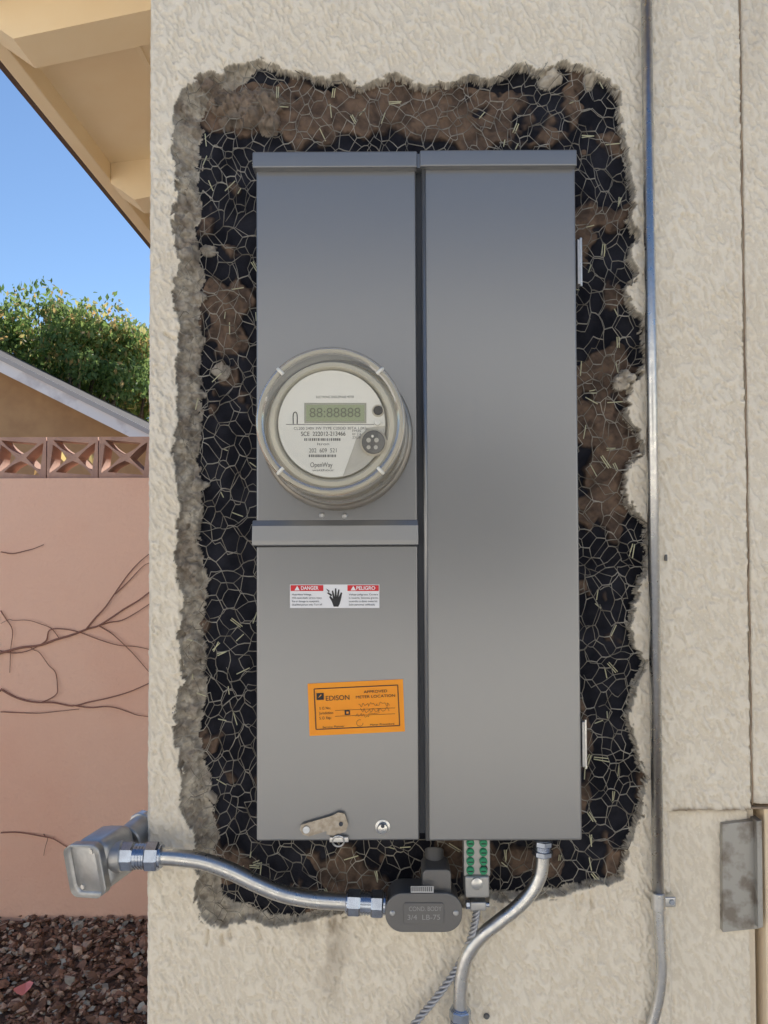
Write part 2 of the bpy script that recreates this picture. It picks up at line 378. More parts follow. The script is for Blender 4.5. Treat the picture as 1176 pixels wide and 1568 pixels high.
def lattice(w,hh,a,ang,seed,yb0,amp,rj,rad,drop=0.02):
    pts={}; S=[]
    def node(i,j,k):
        key=(i,j,k)
        if key in pts: return pts[key]
        cx=i*w+(w/2 if j%2 else 0); cy=j*hh/2
        x=cx+(-a/2 if k==0 else a/2); y=cy
        x0=x*math.cos(ang)-y*math.sin(ang)+150; y0=x*math.sin(ang)+y*math.cos(ang)+40
        x1=x0+amp*2.6*sn1(x0/70,y0/70,seed)+amp*sn1(x0/30,y0/30,seed+1)*1.4+random.uniform(-rj,rj)
        y1=y0+amp*2.6*sn1(x0/70,y0/70,seed+2)+amp*sn1(x0/30,y0/30,seed+3)*1.4+random.uniform(-rj,rj)
        yy=yb0+0.010*sn1(x1/60,y1/60,seed+5)+random.uniform(-.001,.001)
        pts[key]=(x1,y1,yy); return pts[key]
    for j in range(-10,110):
        for i in range(-8,44):
            L=node(i,j,0); Rr=node(i,j,1)
            ii=i if j%2==0 else i+1
            for (A,B,r) in ((L,Rr,rad*1.6),(Rr,node(ii,j+1,0),rad),(Rr,node(ii,j-1,0),rad)):
                mx,my=(A[0]+B[0])/2,(A[1]+B[1])/2
                if 405<mx<868 and 262<my<1265: continue
                if not (255<mx<1000 and 85<my<1425): continue
                if not inpoly(mx,my): continue
                if mx<305 and random.random()<0.75: continue
                if random.random()<drop: continue
                md=(mx+random.uniform(-1.4,1.4),my+random.uniform(-1.4,1.4),(A[2]+B[2])/2+random.uniform(-.001,.001))
                S.append((P(*A),P(*md),r)); S.append((P(*md),P(*B),r))
    return S
S=lattice(43,32,13,0.04,101,0.000,11,2.4,0.00050)
S+=lattice(47,37,13,-0.10,151,0.005,13,3.0,0.00038,0.12)
segs_mesh("hex_mesh",S,M_wire,lath)
S2=[]
for _ in range(260):
    x,y=random.uniform(290,975),random.uniform(125,1370)
    if 395<x<875 and 235<y<1290: continue
    if not inpoly(x-12,y) or not inpoly(x+12,y): continue
    an=random.choice([0,math.pi/2,math.pi/2])+random.gauss(0,0.4); L=random.uniform(4,11)
    dx,dy=math.cos(an)*L,math.sin(an)*L; yy=random.uniform(-0.006,0.003)
    for k in range(random.choice([1,1,2])):
        ox,oy=-math.sin(an)*3*k,math.cos(an)*3*k; e=random.uniform(-2,2)
        S2.append((P(x-dx+ox,y-dy+oy,yy),P(x+dx+ox+e,y+dy+oy+e,yy+random.uniform(-.006,.006)),0.0007))
segs_mesh("furring_twists",S2,M_straw,lath)

# ---------------------------------------------------------------- panel
panel=root("electrical_service_panel")
M_gray=mat("gray_panel_paint",(0.275,0.278,0.284),0.27,0.6,col2=(0.265,0.268,0.274),scale=3,spec=0.6,coat=0.0,bump=0.02,bscale=500,bdist=0.0003,rvar=0.03,lo=0.2,hi=0.8,detail=2)
M_grayd=mat("panel_shadow_gap",(0.05,0.056,0.07),0.5)
M_zinc=mat("zinc_plated_steel",(0.70,0.70,0.68),0.26,1.0,col2=(0.58,0.58,0.58),scale=120,rvar=0.12)
M_zblue=mat("zinc_fitting",(0.52,0.58,0.68),0.25,1.0,col2=(0.42,0.46,0.54),scale=90)
M_cast=mat("cast_aluminium",(0.52,0.52,0.52),0.42,0.8,col2=(0.42,0.42,0.42),scale=60,bump=0.3,bscale=300,bdist=0.0008)
M_lbg=mat("gray_conduit_body",(0.17,0.165,0.16),0.45,0.3,bump=0.3,bscale=400,bdist=0.0006)
YF=-0.062
def X_(px,py,y=YF): return P(px,py,y).x
def Z_(px,py,y=YF): return P(px,py,y).z
xl=X_(391.5,780); xg0=X_(638.5,780); xg1=X_(648,780); xr=X_(884.5,780)
zt=Z_(587,257); zb=Z_(640,1287)
box("enclosure",xl+0.004,xr-0.003,-0.052,0.035,zb+0.004,zt+0.012,M_gray,panel,0.003)
box("door_gap",xg0-0.003,xg1+0.003,-0.054,-0.050,zb+0.006,zt,M_grayd,panel)
zs1=Z_(510,800); zs0=Z_(510,835)
box("meter_cover",xl,xg0,YF,-0.048,zs0+0.003,zt,M_gray,panel,0.0025,3)
box("pull_section_cover",xl,xg0,YF,-0.048,zb,zs0-0.0005,M_gray,panel,0.0025,3)
box("breaker_door",xg1,xr,YF-0.003,-0.048,zb-0.0,zt,M_gray,panel,0.003,3)
tube("door_rolled_edge",[(xg1+0.002,YF-0.0035,zb+0.002),(xg1+0.002,YF-0.0035,zt-0.002)],0.0025,M_gray,panel,sub=1)
bx0=X_(385,815,-0.066)
prof=[(YF-0.0005,zs1+0.003),(YF-0.005,zs1-0.004),(YF-0.007,zs0+0.006),(YF-0.0065,zs0),(YF+0.004,zs0-0.0006)]
vs=[];
for x in (bx0,xg0+0.0005):
    vs+= [(x,a,b) for a,b in prof]+[(x,-0.045,zs0-0.0006),(x,-0.045,zs1+0.003)]
fs=[tuple(range(7)),tuple(range(13,6,-1))]+[(k,k+7,(k+1)%7+7,(k+1)%7) for k in range(7)]
o=mobj("step_band",vs,fs,M_gray,panel); bv=o.modifiers.new('b','BEVEL'); bv.width=0.0012; bv.segments=2
zc0=Z_(500,257,-0.072); zc1=Z_(500,232,-0.072)
for nm,a,b in (("top_cap_meter",X_(385.5,245,-0.072),X_(638,245,-0.072)),("top_cap_breaker",X_(642,245,-0.074),X_(882.5,245,-0.074))):
    box(nm,a,b,-0.073 if 'meter' in nm else -0.075,0.036,zc0,zc1,M_gray,panel,0.002,3)
box("top_cap_seam",X_(634,245),X_(645,245),-0.069,0.03,zc0+0.001,zc1-0.002,M_gray,panel)
for k,(y0,y1,xx) in enumerate([(372,440,884),(1101,1170,891)]):
    x=X_(xx,(y0+y1)/2,-0.045)-0.002; a=Z_(xx,y0,-0.045); b=Z_(xx,y1,-0.045)
    box("hinge_leaf_%d"%(k+1),x-0.002,x+0.002,-0.058,-0.03,b,a,M_cast,panel,0.001)
    cyl("hinge_pin_%d"%(k+1),(x+0.003,-0.056,b-0.002),(x+0.003,-0.056,a+0.002),0.0016,M_zinc,panel,12)
latch=[(459,1270),(463,1277),(472,1280),(500,1271),(500,1277),(512,1279),(528,1272),(531,1262),(526,1247),(517,1245),(508,1250),(470,1261),(461,1264)]
vs=[P(a,b,YF-0.0012) for a,b in latch]+[P(a,b,YF-0.0055) for a,b in latch]; n=len(latch)
fs=[tuple(range(n)),tuple(range(2*n-1,n-1,-1))]+[(k,(k+1)%n,(k+1)%n+n,k+n) for k in range(n)]
M_latch=mat("latch_steel",(0.45,0.41,0.36),0.35,0.9,col2=(0.32,0.28,0.23),scale=150)
o=mobj("latch_hasp",vs,fs,M_latch,panel); bv=o.modifiers.new('b','BEVEL'); bv.width=0.0008; bv.segments=2
cyl("latch_rivet",P(468,1271,YF-0.005),P(468,1271,YF-0.009),0.0042,M_zinc,panel)
cyl("latch_hole_plate",P(521,1262,YF-0.005),P(521,1262,YF-0.0075),0.0025,M_grayd,panel)
box("latch_tongue",X_(504,1280),X_(533,1280),YF-0.006,YF-0.001,Z_(520,1287),Z_(520,1279),M_zinc,panel,0.0008)
ring=[P(517+9*math.cos(a),1288+8*math.sin(a),YF-0.005+0.003*math.sin(a)) for a in np.linspace(0,2*math.pi,17)]
tube("latch_ring",ring,0.0012,M_zinc,panel,n=8,sub=2)
c=P(585,1266,YF)
revolve("seal_screw",[(0.009,0),(0.009,0.0012),(0.0065,0.002),(0.0065,0.005),(0.0055,0.007),(0.002,0.0078)],c,(0,-1,0),M_zinc,panel,32)
revolve("seal_screw_socket",[(0.0022,0),(0.0022,0.0006)],P(585,1265,YF-0.0079),(0,-1,0),M_grayd,panel,16)
for k,(a,b) in enumerate([(492,789),(527,790)]):
    revolve("cover_rivet_%d"%(k+1),[(0.0036,0),(0.0034,0.0015),(0.002,0.0026)],P(a,b,YF),(0,-1,0),M_cast,panel,20)

# labels
M_white=mat("label_white",(0.84,0.84,0.86),0.45); M_red=mat("label_red",(0.66,0.02,0.03),0.45); M_black=mat("print_black",(0.015,0.015,0.018),0.5)
M_graytx=mat("print_gray",(0.16,0.16,0.16),0.6)
M_orange=mat("label_orange",(1.0,0.36,0.012),0.5,col2=(0.98,0.33,0.01),scale=30)
y1=YF-0.0008;y2=YF-0.0012;y3=YF-0.0016
dl=root("danger_label"); 
def rect(name,x0,y0,x1,y1_,y,m,par): return quadpx(name,[(x0,y1_),(x1,y1_),(x1,y0),(x0,y0)],y,m,par)
rect("backing",443,895,580,931,y1,M_white,dl)
rect("header_left",444,896,494,905,y2,M_red,dl); rect("header_right",531,896,579,905,y2,M_red,dl)
text("danger_text","DANGER",473,900.7,y3,5.4,M_white,dl,wpx=27,bold=0.02)
text("peligro_text","PELIGRO",559,900.7,y3,5.4,M_white,dl,wpx=29,bold=0.02)
for k,x in enumerate((454,540)):
    quadpx("warning_triangle_%d"%k,[(x-4,904),(x+4,904),(x,897)],y3,M_white,dl)
for i,(a,b) in enumerate([("Hazardous Voltage.",30),("Will cause death, serious injury,",46),("fire or damage to equipment.",42),("Qualified person only. Turn off",46)]):
    text("body_l%d"%i,a,446,910.5+i*5.2,y3,2.9,M_black,dl,'LEFT',wpx=b)
for i,(a,b) in enumerate([("Voltaje peligroso. Causara",45),("la muerte, lesiones graves,",45),("incendio o dano material.",44),("Solo personal calificado",40)]):
    text("body_r%d"%i,a,533,910.5+i*5.2,y3,2.9,M_black,dl,'LEFT',wpx=b)
hand=[(510,929),(507,921),(503,914),(505,912.5),(509,917),(507,905),(509,904),(511.5,914),(512,901),(514,901),(514.6,914),(517,902.5),(519,903),(517.5,914.5),(521,907),(523,908),(521,918),(519,925),(517,929)]
quadpx("hand_icon",hand[::-1],y2,M_black,dl)
bolt=[(498,901),(504,905),(502,907),(508,911),(506,913),(500,908.5),(502,906.5)]
quadpx("bolt_icon",bolt[::-1],y3,M_black,dl)
ol=root("approval_sticker")
quadpx("backing",[(473,1127),(619,1120),(616,1040),(470,1047)],y1,M_orange,ol)
def strip(name,a,b,w,y,m,par):
    dx,dy=b[0]-a[0],b[1]-a[1];L=math.hypot(dx,dy);nx,ny=-dy/L*w/2,dx/L*w/2
    return quadpx(name,[(a[0]+nx,a[1]+ny),(b[0]+nx,b[1]+ny),(b[0]-nx,b[1]-ny),(a[0]-nx,a[1]-ny)],y,m,par)
cs=[(483,1117),(611,1111),(608,1049),(480,1055)]
for k in range(4): strip("border_%d"%(k+1),cs[k],cs[(k+1)%4],1.4,y2-0.0002*k,M_black,ol)
text("approved","APPROVED",574,1059.0,y3,4.2,M_black,ol,wpx=36,rot=0.045)
text("meter_location","METER LOCATION",574,1066.5,y3,4.2,M_black,ol,wpx=60,rot=0.045)
text("edison","EDISON",516,1069,y3,7.5,M_black,ol,wpx=36,rot=0.045)
quadpx("logo",[(484,1072),(495,1071.5),(494.6,1061),(483.6,1061.5)],y3,M_black,ol)
quadpx("logo_mark",[(486,1069),(492,1064),(490,1063.5)],y3-.0004,M_orange,ol)
for i,(s,w) in enumerate([("S. O. No.:",17),("Jurisdiction:",22),("S. O. Rep.:",19)]):
    text("form_%d"%i,s,488,1085+i*7.5,y3,4.2,M_black,ol,'LEFT',wpx=w,rot=0.045)
text("rep_line","Service Planner                          Meter Procedure",548,1111,y3,3,M_black,ol,wpx=110,rot=0.045)
quadpx("stamp",[(527,1095),(535,1094.5),(534.5,1087),(526.6,1087.4)],y3,M_black,ol)
quadpx("stamp_in",[(529.5,1092.8),(533,1092.6),(532.7,1089.5),(529.3,1089.7)],y3-.0003,M_orange,ol)
M_pen=mat("pen_ink",(0.20,0.09,0.04),0.6)
for k,(x0,y0,L) in enumerate([(545,1080,50),(550,1088,44),(543,1096,34)]):
    pts=[]; rr=random.Random(40+k); x=x0
    while x<x0+L:
        x+=rr.uniform(1.2,3.4); pts.append(P(x+rr.uniform(-2,1),y0-(x-x0)*0.045+rr.choice([-1,1])*rr.uniform(0.8,3.5),y3))
    tube("handwriting_%d"%(k+1),pts,0.0002,M_pen,ol,n=5,sub=4)
for k in range(2): strip("form_line_%d"%k,(512,1088+k*9),(604,1084+k*9),0.5,y3-.0001,M_black,ol)
ped=[P(550+5*math.cos(a),1107+5*math.sin(a),y3) for a in np.linspace(0,5,8)]
tube("handwriting_4",ped,0.00022,M_pen,ol,n=5,sub=3)

# ---------------------------------------------------------------- meter
meter=root("electric_meter")
mc=P(516.5,668.5,YF); mc=Vector((mc.x,YF,mc.z)); AX=(0,-1,0)
M_ringm=mat("sealing_ring_steel",(0.42,0.39,0.34),0.4,0.7,col2=(0.34,0.31,0.27),scale=40)
M_beige=mat("meter_body_beige",(0.54,0.505,0.43),0.5)
M_facew=mat("meter_face",(0.86,0.86,0.82),0.5); M_faceg=mat("meter_face_gray",(0.54,0.53,0.49),0.55)
def clear(name,tint,base,rough=0.06,extra=0.06,gloss=1.0):
    m=bpy.data.materials.new(name); m.use_nodes=True; n=m.node_tree; n.nodes.clear()
    out=n.nodes.new('ShaderNodeOutputMaterial'); tr=n.nodes.new('ShaderNodeBsdfTransparent'); tr.inputs[0].default_value=(*tint,1)
    gl=n.nodes.new('ShaderNodeBsdfPrincipled'); gl.inputs['Base Color'].default_value=(*base,1); gl.inputs['Roughness'].default_value=rough; gl.inputs['Specular IOR Level'].default_value=0.5
    gg=n.nodes.new('ShaderNodeBsdfGlossy'); gg.inputs['Roughness'].default_value=rough
    fr=n.nodes.new('ShaderNodeFresnel'); fr.inputs[0].default_value=1.45
    fm=n.nodes.new('ShaderNodeMath'); fm.operation='MULTIPLY'; fm.inputs[1].default_value=gloss; n.links.new(fr.outputs[0],fm.inputs[0])
    m1=n.nodes.new('ShaderNodeMixShader'); m1.inputs[0].default_value=extra
    n.links.new(tr.outputs[0],m1.inputs[1]); n.links.new(gl.outputs[0],m1.inputs[2])
    m2=n.nodes.new('ShaderNodeMixShader'); n.links.new(fm.outputs[0],m2.inputs[0]); n.links.new(m1.outputs[0],m2.inputs[1]); n.links.new(gg.outputs[0],m2.inputs[2])
    n.links.new(m2.outputs[0],out.inputs[0]); return m
M_glass=clear("clear_polycarbonate",(0.97,0.96,0.93),(0.75,0.71,0.6),0.05,0.04,0.8)
M_glasss=clear("clear_polycarbonate_side",(0.92,0.91,0.86),(0.7,0.66,0.56),0.07,0.15,0.7)
M_glass2=clear("polycarbonate_rim",(0.90,0.87,0.77),(0.84,0.78,0.64),0.10,0.42,0.6)
revolve("sealing_ring",[(0.085,-0.002),(0.0900,0.0),(0.0910,0.004),(0.0910,0.018),(0.0885,0.022),(0.084,0.024)],mc,AX,M_ringm,meter,96)
revolve("meter_base",[(0.081,0.01),(0.081,0.034),(0.078,0.037),(0.07,0.037)],mc,AX,M_beige,meter,96)
revolve("ring_collar",[(0.0845,0.024),(0.0860,0.026),(0.0860,0.032),(0.083,0.036),(0.081,0.036)],mc,AX,M_ringm,meter,96)
def shell(name,prof,m,n=96):
    vs=[];fs=[]
    for r,dd in prof:
        for i in range(n):
            t=2*math.pi*i/n; vs.append((mc.x+r*math.cos(t),mc.y-dd,mc.z+r*math.sin(t)))
    for j in range(len(prof)-1):
        for i in range(n):
            k=(i+1)%n; fs.append((j*n+i,(j+1)*n+i,(j+1)*n+k,j*n+k))
    return mobj(name,vs,fs,m,meter,True)
shell("cover_side",[(0.0820,0.036),(0.0810,0.06),(0.0798,0.10),(0.0790,0.120)],M_glasss)
shell("cover_rim",[(0.0790,0.118),(0.0797,0.124),(0.0790,0.130),(0.0770,0.134),(0.0745,0.135),(0.0720,0.133),(0.0710,0.129)],M_glass2)
shell("cover_flange",[(0.0818,0.036),(0.0840,0.038),(0.0840,0.044),(0.0814,0.048)],M_glass2)
shell("cover_front",[(0.0710,0.129),(0.0690,0.127),(0.05,0.1285),(0.03,0.1295),(0.0001,0.130)],M_glass)
revolve("inner_body",[(0.071,0.036),(0.071,0.095),(0.069,0.100),(0.060,0.100)],mc,AX,M_beige,meter,96)
revolve("inner_bezel",[(0.0680,0.099),(0.0690,0.104),(0.0672,0.109),(0.0625,0.111),(0.0600,0.108),(0.058,0.102)],mc,AX,mat("bezel_plastic",(0.72,0.69,0.60),0.35),meter,96)
YQ=mc.y-0.112
revolve("dial_plate",[(0.0580,-0.004),(0.0580,0.0)],(mc.x,YQ,mc.z),AX,M_faceg,meter,96)
yq1=YQ-0.0006; yq2=YQ-0.001; yq3=YQ-0.0014
def proj(p):
    v=R.transposed()@(Vector(p)-C); return (587+F*v.x/-v.z,784-F*v.y/-v.z)
cX,cY=proj((mc.x,YQ,mc.z)); rp=0.0572*F/(YQ+1.0)
pts=[(cX+rp*math.cos(a),cY+rp*math.sin(a)) for a in np.linspace(math.radians(78),math.radians(362),70)]
pts+= [(cX+rp*0.66,cY+6),(cX+50,cY+12),(cX+38,cY+22),(cX+30,cY+45)]
quadpx("printed_face",pts[::-1],yq1,M_facew,meter)
ox,oy=cX-497,cY-650
def fr(name,x0,y0,x1,y1_,y,m): return rect(name,x0+ox,y0+oy,x1+ox,y1_+oy,y,m,meter)
M_lcdf=mat("lcd_frame",(0.36,0.37,0.31),0.4); M_lcd=mat("lcd_glass",(0.32,0.38,0.23),0.2); M_seg=mat("lcd_segments",(0.14,0.16,0.10),0.4)
fr("lcd_frame",455,618,550,649,yq2,M_lcdf); fr("lcd",458,621,547,646,yq3,M_lcd)
text("lcd_digits","88:88888",502+ox,633.5+oy,yq3-0.0004,15,M_seg,meter,wpx=78,bold=0.0)
text("header_print","ELECTRONIC SINGLEPHASE METER",502+ox,609+oy,yq2,3.6,M_graytx,meter,wpx=58)
strip("print_rule",(427+ox,651+oy),(562+ox,651+oy),1.0,yq2,M_graytx,meter)
text("spec_print","CL200 240V 3W TYPE C2SOD 30TA 1.0Kh",495+ox,657+oy,yq2,4.2,M_graytx,meter,wpx=112)
text("serial_print","SCE  222012-213466",484+ox,665.5+oy,yq2,6.5,M_black,meter,wpx=68)
def barcode(name,x0,y0,x1,y1_):
    x=x0; vs=[];fs=[]
    while x<x1:
        w=random.choice([0.9,1.4,2.0]); q=[(x,y1_),(x+w,y1_),(x+w,y0),(x,y0)]; b=len(vs)
        vs.extend([P(a+ox,c_+oy,yq2) for a,c_ in q]); fs.append((b,b+1,b+2,b+3)); x+=w+random.choice([1.0,1.6])
    mobj(name,vs,fs,M_graytx,meter)
barcode("barcode_top",455,672,510,676); barcode("barcode_mid",462,697,502,701)
text("number_mid","202  609  521",484+ox,691+oy,yq2,6.5,M_graytx,meter,wpx=42)
text("name_print","Itron",484+ox,681+oy,yq2,4,M_graytx,meter,wpx=18)
text("openway_print","OpenWay",481+ox,713+oy,yq2,7.5,M_graytx,meter,wpx=34)
text("small_print","watthour",484+ox,721+oy,yq2,3.4,M_graytx,meter,wpx=34)
for i,s in enumerate(["FM2S","RF 2.4","ZIGB"]): text("aux_print_%d"%i,s,535+ox,661+oy+i*5,yq2,3.6,M_graytx,meter,wpx=13)
kh=[P(438+ox,650+oy,yq2),P(438+ox,636+oy,yq2),P(441+ox,632+oy,yq2),P(444+ox,636+oy,yq2),P(444+ox,650+oy,yq2)]
tube("key_icon",kh,0.0005,M_black,meter,n=6,sub=3)
revolve("optical_sensor",[(0.0050,0),(0.0050,0.003),(0.0042,0.004)],P(568+ox,630+oy,yq1),AX,M_black,meter,24)
revolve("optical_sensor_ring",[(0.0068,0),(0.0066,0.001)],P(568+ox,630+oy,yq1),AX,M_beige,meter,24)
M_port=mat("port_gray",(0.13,0.13,0.13),0.4)
revolve("optical_port",[(0.0125,0),(0.0125,0.006),(0.0115,0.007)],P(561+ox,679+oy,yq1),AX,M_port,meter,48)
revolve("optical_port_rim",[(0.0145,0),(0.0145,0.002),(0.013,0.003)],P(561+ox,679+oy,yq1),AX,M_beige,meter,48)
for k,(a,b,r) in enumerate([(555,676,3.4),(567,676,3.4),(555,687,3),(566,687,3),(561,670,2)]):
    revolve("port_lens_%d"%k,[(r*0.00072,0),(r*0.00072,0.001)],P(a+ox-1.5,b+oy-1,yq1-0.0072),AX,M_faceg if k<4 else M_facew,meter,20)
revolve("reset_button",[(0.0035,0),(0.003,0.004)],P(567+ox,648+oy,yq1),AX,M_facew,meter,20)
M_clip=mat("rim_clip",(0.84,0.82,0.74),0.35)
for k,a in enumerate([45,135,225,315]):
    t=math.radians(a); cdir=Vector((math.cos(t),0,math.sin(t)))
    q0=Vector((mc.x,mc.y-0.1355,mc.z))
    tube("rim_clip_%d"%(k+1),[q0+cdir*0.0695,q0+cdir*0.0715,q0+cdir*0.075,q0+cdir*0.078+Vector((0,.003,0))],0.0019,M_clip,meter,n=10,sub=3)
# ---------------------------------------------------------------- conduits
def hexnut(name,p,ax,r,L,m,par):
    return revolve(name,[(r*0.92,0),(r,L*0.12),(r,L*0.88),(r*0.92,L)],p,ax,m,par,n=8,smooth=False)
def fitting(name,p0,p1,r,par,m=M_zblue):
    p0=Vector(p0);p1=Vector(p1);ax=(p1-p0);L=ax.length;ax.normalize()
    cyl(name+"_body",p0,p1,r*0.92,m,par,32)
    hexnut(name+"_nut_a",p0+ax*L*0.05,ax,r*1.15,L*0.32,m,par)
    hexnut(name+"_nut_b",p0+ax*L*0.63,ax,r*1.18,L*0.30,m,par)
    for k in range(3): cyl(name+"_thread_%d"%k,p0+ax*L*(0.41+k*0.07),p0+ax*L*(0.44+k*0.07),r*1.0,m,par,24)
cl=root("elbow_conduit")
pts=[P(236,1311,-0.045),P(270,1313,-0.045),P(310,1319,-0.044),P(350,1333,-0.042),P(390,1352,-0.04),P(430,1368,-0.038),P(475,1377,-0.036),P(530,1381,-0.036),P(545,1381,-0.036)]
tube("emt_pipe",pts,0.0102,M_zinc,cl,n=32,sub=10)
fitting("left_connector",P(180,1311,-0.045),P(248,1311,-0.045),0.0152,cl)
fitting("right_connector",P(528,1381,-0.036),P(590,1384,-0.036),0.0142,cl)
c=P(166,1308,-0.03)
rt=Euler((math.radians(6),math.radians(-8),math.radians(-24))).to_matrix()
def rrect(cx,cy,w,h_,r,n=8,rot=0):
    o=[]
    for sx,sy,a0 in ((1,1,0),(-1,1,90),(-1,-1,180),(1,-1,270)):
        for k in range(n+1):
            a=math.radians(a0+90*k/n); x=sx*(w/2-r)+r*math.cos(a); y=sy*(h_/2-r)+r*math.sin(a)
            o.append((cx+x*math.cos(rot)-y*math.sin(rot),cy+x*math.sin(rot)+y*math.cos(rot)))
    return o
def rbody(name,hx,hy,hz,off,r,m):
    o_=rrect(0,0,hx*2,hz*2,r,8); vs=[]
    for f,yy in ((0.86,-hy),(0.97,-hy+0.003),(1,-hy+0.007),(1,hy-0.016),(0.88,hy-0.006),(0.6,hy)):
        for a,b in o_: vs.append(c+rt@(Vector((a*f,yy,b*f))+Vector(off)))
    n=len(o_); fs=[]
    for j in range(5):
        for k in range(n): fs.append((j*n+k,j*n+(k+1)%n,(j+1)*n+(k+1)%n,(j+1)*n+k))
    fs.append(tuple(range(n))[::-1]); fs.append(tuple(5*n+k for k in range(n)))
    o=mobj(name,vs,fs,m,cl,True); bm=bmesh.new(); bm.from_mesh(o.data); bmesh.ops.recalc_face_normals(bm,faces=bm.faces[:]); bm.to_mesh(o.data); bm.free(); return o
rbody("elbow_body",0.0240,0.028,0.030,(0,0.0,0),0.012,M_cast)
rbody("elbow_cover",0.0250,0.004,0.031,(0,-0.0325,0),0.010,M_cast)
cyl("elbow_hub",P(170,1312,-0.045),P(188,1311,-0.045),0.0190,M_cast,cl)
cyl("elbow_rear_hub",(c.x+0.012,0.0,c.z+0.002),(c.x+0.022,0.035,c.z+0.006),0.020,M_cast,cl)
tube("rear_pipe",[(c.x+0.018,0.028,c.z+0.006),(c.x+0.026,0.050,c.z+0.008),(c.x+0.04,0.063,c.z+0.009),(XL+0.01,0.068,c.z+0.009)],0.0150,M_zinc,cl,n=24)
cyl("rear_locknut",(c.x+0.021,0.033,c.z+0.006),(c.x+0.024,0.043,c.z+0.007),0.0225,M_zinc,cl,12)
for sx,sz in ((0.012,0.022),(-0.012,-0.022)):
    p=c+rt@Vector((sx,-0.0365,sz)); revolve("cover_screw",[(0.003,0),(0.0028,0.0015)],p,rt@Vector(AX),M_zinc,cl,16)
ob=root("conduit_body")
def prism(name,outl,ya,yb_,m,par,bev=0.0015):
    n=len(outl); p=[P(a,b,yb_) for a,b in outl]
    vs=[(q.x,ya,q.z) for q in p]+[(q.x,yb_,q.z) for q in p]
    fs=[tuple(range(n)),tuple(range(2*n-1,n-1,-1))]+[(k,k+n,(k+1)%n+n,(k+1)%n) for k in range(n)]
    o=mobj(name,vs,fs,m,par); b=o.modifiers.new('b','BEVEL'); b.width=bev; b.segments=3; b.limit_method='ANGLE'
    bm=bmesh.new(); bm.from_mesh(o.data); bmesh.ops.recalc_face_normals(bm,faces=bm.faces[:]); bm.to_mesh(o.data); bm.free()
    return o
prism("body",rrect(648,1397,112,54,24),-0.005,-0.05,M_lbg,ob)
prism("cover",rrect(648,1398,118,60,27),-0.0505,-0.056,M_lbg,ob)
prism("raised_plate",rrect(648,1399,62,32,4),-0.0555,-0.0575,M_lbg,ob,0.0006)
for k,x in enumerate((600,697)):
    revolve("cover_screw_%d"%(k+1),[(0.0035,0),(0.0034,0.001),(0.002,0.002)],P(x,1398,-0.056),AX,M_cast,ob,16)
prism("upper_hub",rrect(668,1352,44,40,8),-0.005,-0.045,M_lbg,ob)
cyl("upper_neck",P(664,1345,-0.02),P(664,1300,-0.0),0.012,M_lbg,ob)
M_emb=mat("embossed",(0.36,0.36,0.35),0.4,0.4)
text("embossed_text_a","COND. BODY",650,1392,-0.0578,7,M_emb,ob,wpx=50); text("embossed_text_b","3/4  LB-75",648,1405,-0.0578,8,M_emb,ob,wpx=50)
rect("sticker",628,1357,663,1367,-0.0565,mat("small_sticker",(0.5,0.5,0.5),0.5),ob)
for i in range(11): strip("sticker_bar_%d"%i,(630+i*3,1358),(630+i*3,1365),1.3,-0.0569,M_black,ob)
gb=root("ground_bar")
M_green=mat("green_screw",(0.02,0.26,0.12),0.4)
M_lug=mat("aluminium_lug",(0.42,0.42,0.41),0.4,0.7)
a=P(709,1282,-0.045); b=P(750,1342,-0.045)
box("bar",a.x,b.x,-0.045,-0.028,b.z,a.z+0.004,M_lug,gb,0.0015)
for r_ in range(4):
    for k in range(2):
        p=P(719+k*20,1290+r_*14,-0.045)
        revolve("green_screw",[(0.0048,0),(0.0048,0.003),(0.0038,0.0042)],p,AX,M_green,gb,20)
        box("screw_slot",p.x-0.003,p.x+0.003,-0.0497,-0.0492,p.z-0.0006,p.z+0.0006,M_black,gb)
box("lug_block",P(711,1370,-0.05).x,P(749,1370,-0.05).x,-0.05,-0.02,P(730,1376,-0.05).z,P(730,1342,-0.05).z,M_lug,gb,0.003)
revolve("lug_screw",[(0.007,0),(0.007,0.003),(0.005,0.004)],P(729,1352,-0.05),AX,M_zinc,gb,24)
revolve("lug_eye",[(0.0045,0),(0.0045,0.001)],P(740,1330,-0.046),AX,M_black,gb,24)
gc=root("ground_clamp")
a=P(718,1392,-0.04); b=P(743,1378,-0.04)
box("clamp",a.x,b.x,-0.046,-0.02,a.z,b.z,M_cast,gc,0.002)
cyl("clamp_bolt",P(714,1385,-0.04),P(748,1385,-0.04),0.003,M_zblue,gc,12)
hexnut("clamp_nut",P(712,1385,-0.04),(1,0,0),0.0055,0.005,M_zblue,gc)
M_braid=mat("bare_strand",(0.44,0.45,0.48),0.45,0.7)
path=smoothpath([P(731,1376,-0.035),P(728,1400,-0.033),P(722,1430,-0.028),P(708,1465,-0.024),P(690,1496,-0.022),P(665,1530,-0.02),P(640,1560,-0.02),P(610,1600,-0.02)],30)
gw=root("braided_ground_wire")
for s in range(3):
    pp=[]
    for i,p in enumerate(path):
        tt=(path[min(i+1,len(path)-1)]-path[max(i-1,0)]).normalized(); u=tt.cross(Vector((0,1,0))).normalized(); w=tt.cross(u)
        a=i*0.30+s*2*math.pi/3; pp.append(p+(u*math.cos(a)+w*math.sin(a))*0.0028)
    tube("strand_%d"%(s+1),pp,0.0021,M_braid,gw,n=8,sub=1)
cv=root("lower_conduit")
pts=[P(829,1300,-0.03),P(829,1320,-0.03),P(825,1342,-0.03),P(812,1366,-0.03),P(790,1390,-0.03),P(762,1412,-0.029),P(735,1434,-0.028),P(715,1462,-0.026),P(706,1495,-0.025),P(704,1525,-0.025),P(704,1548,-0.025)]
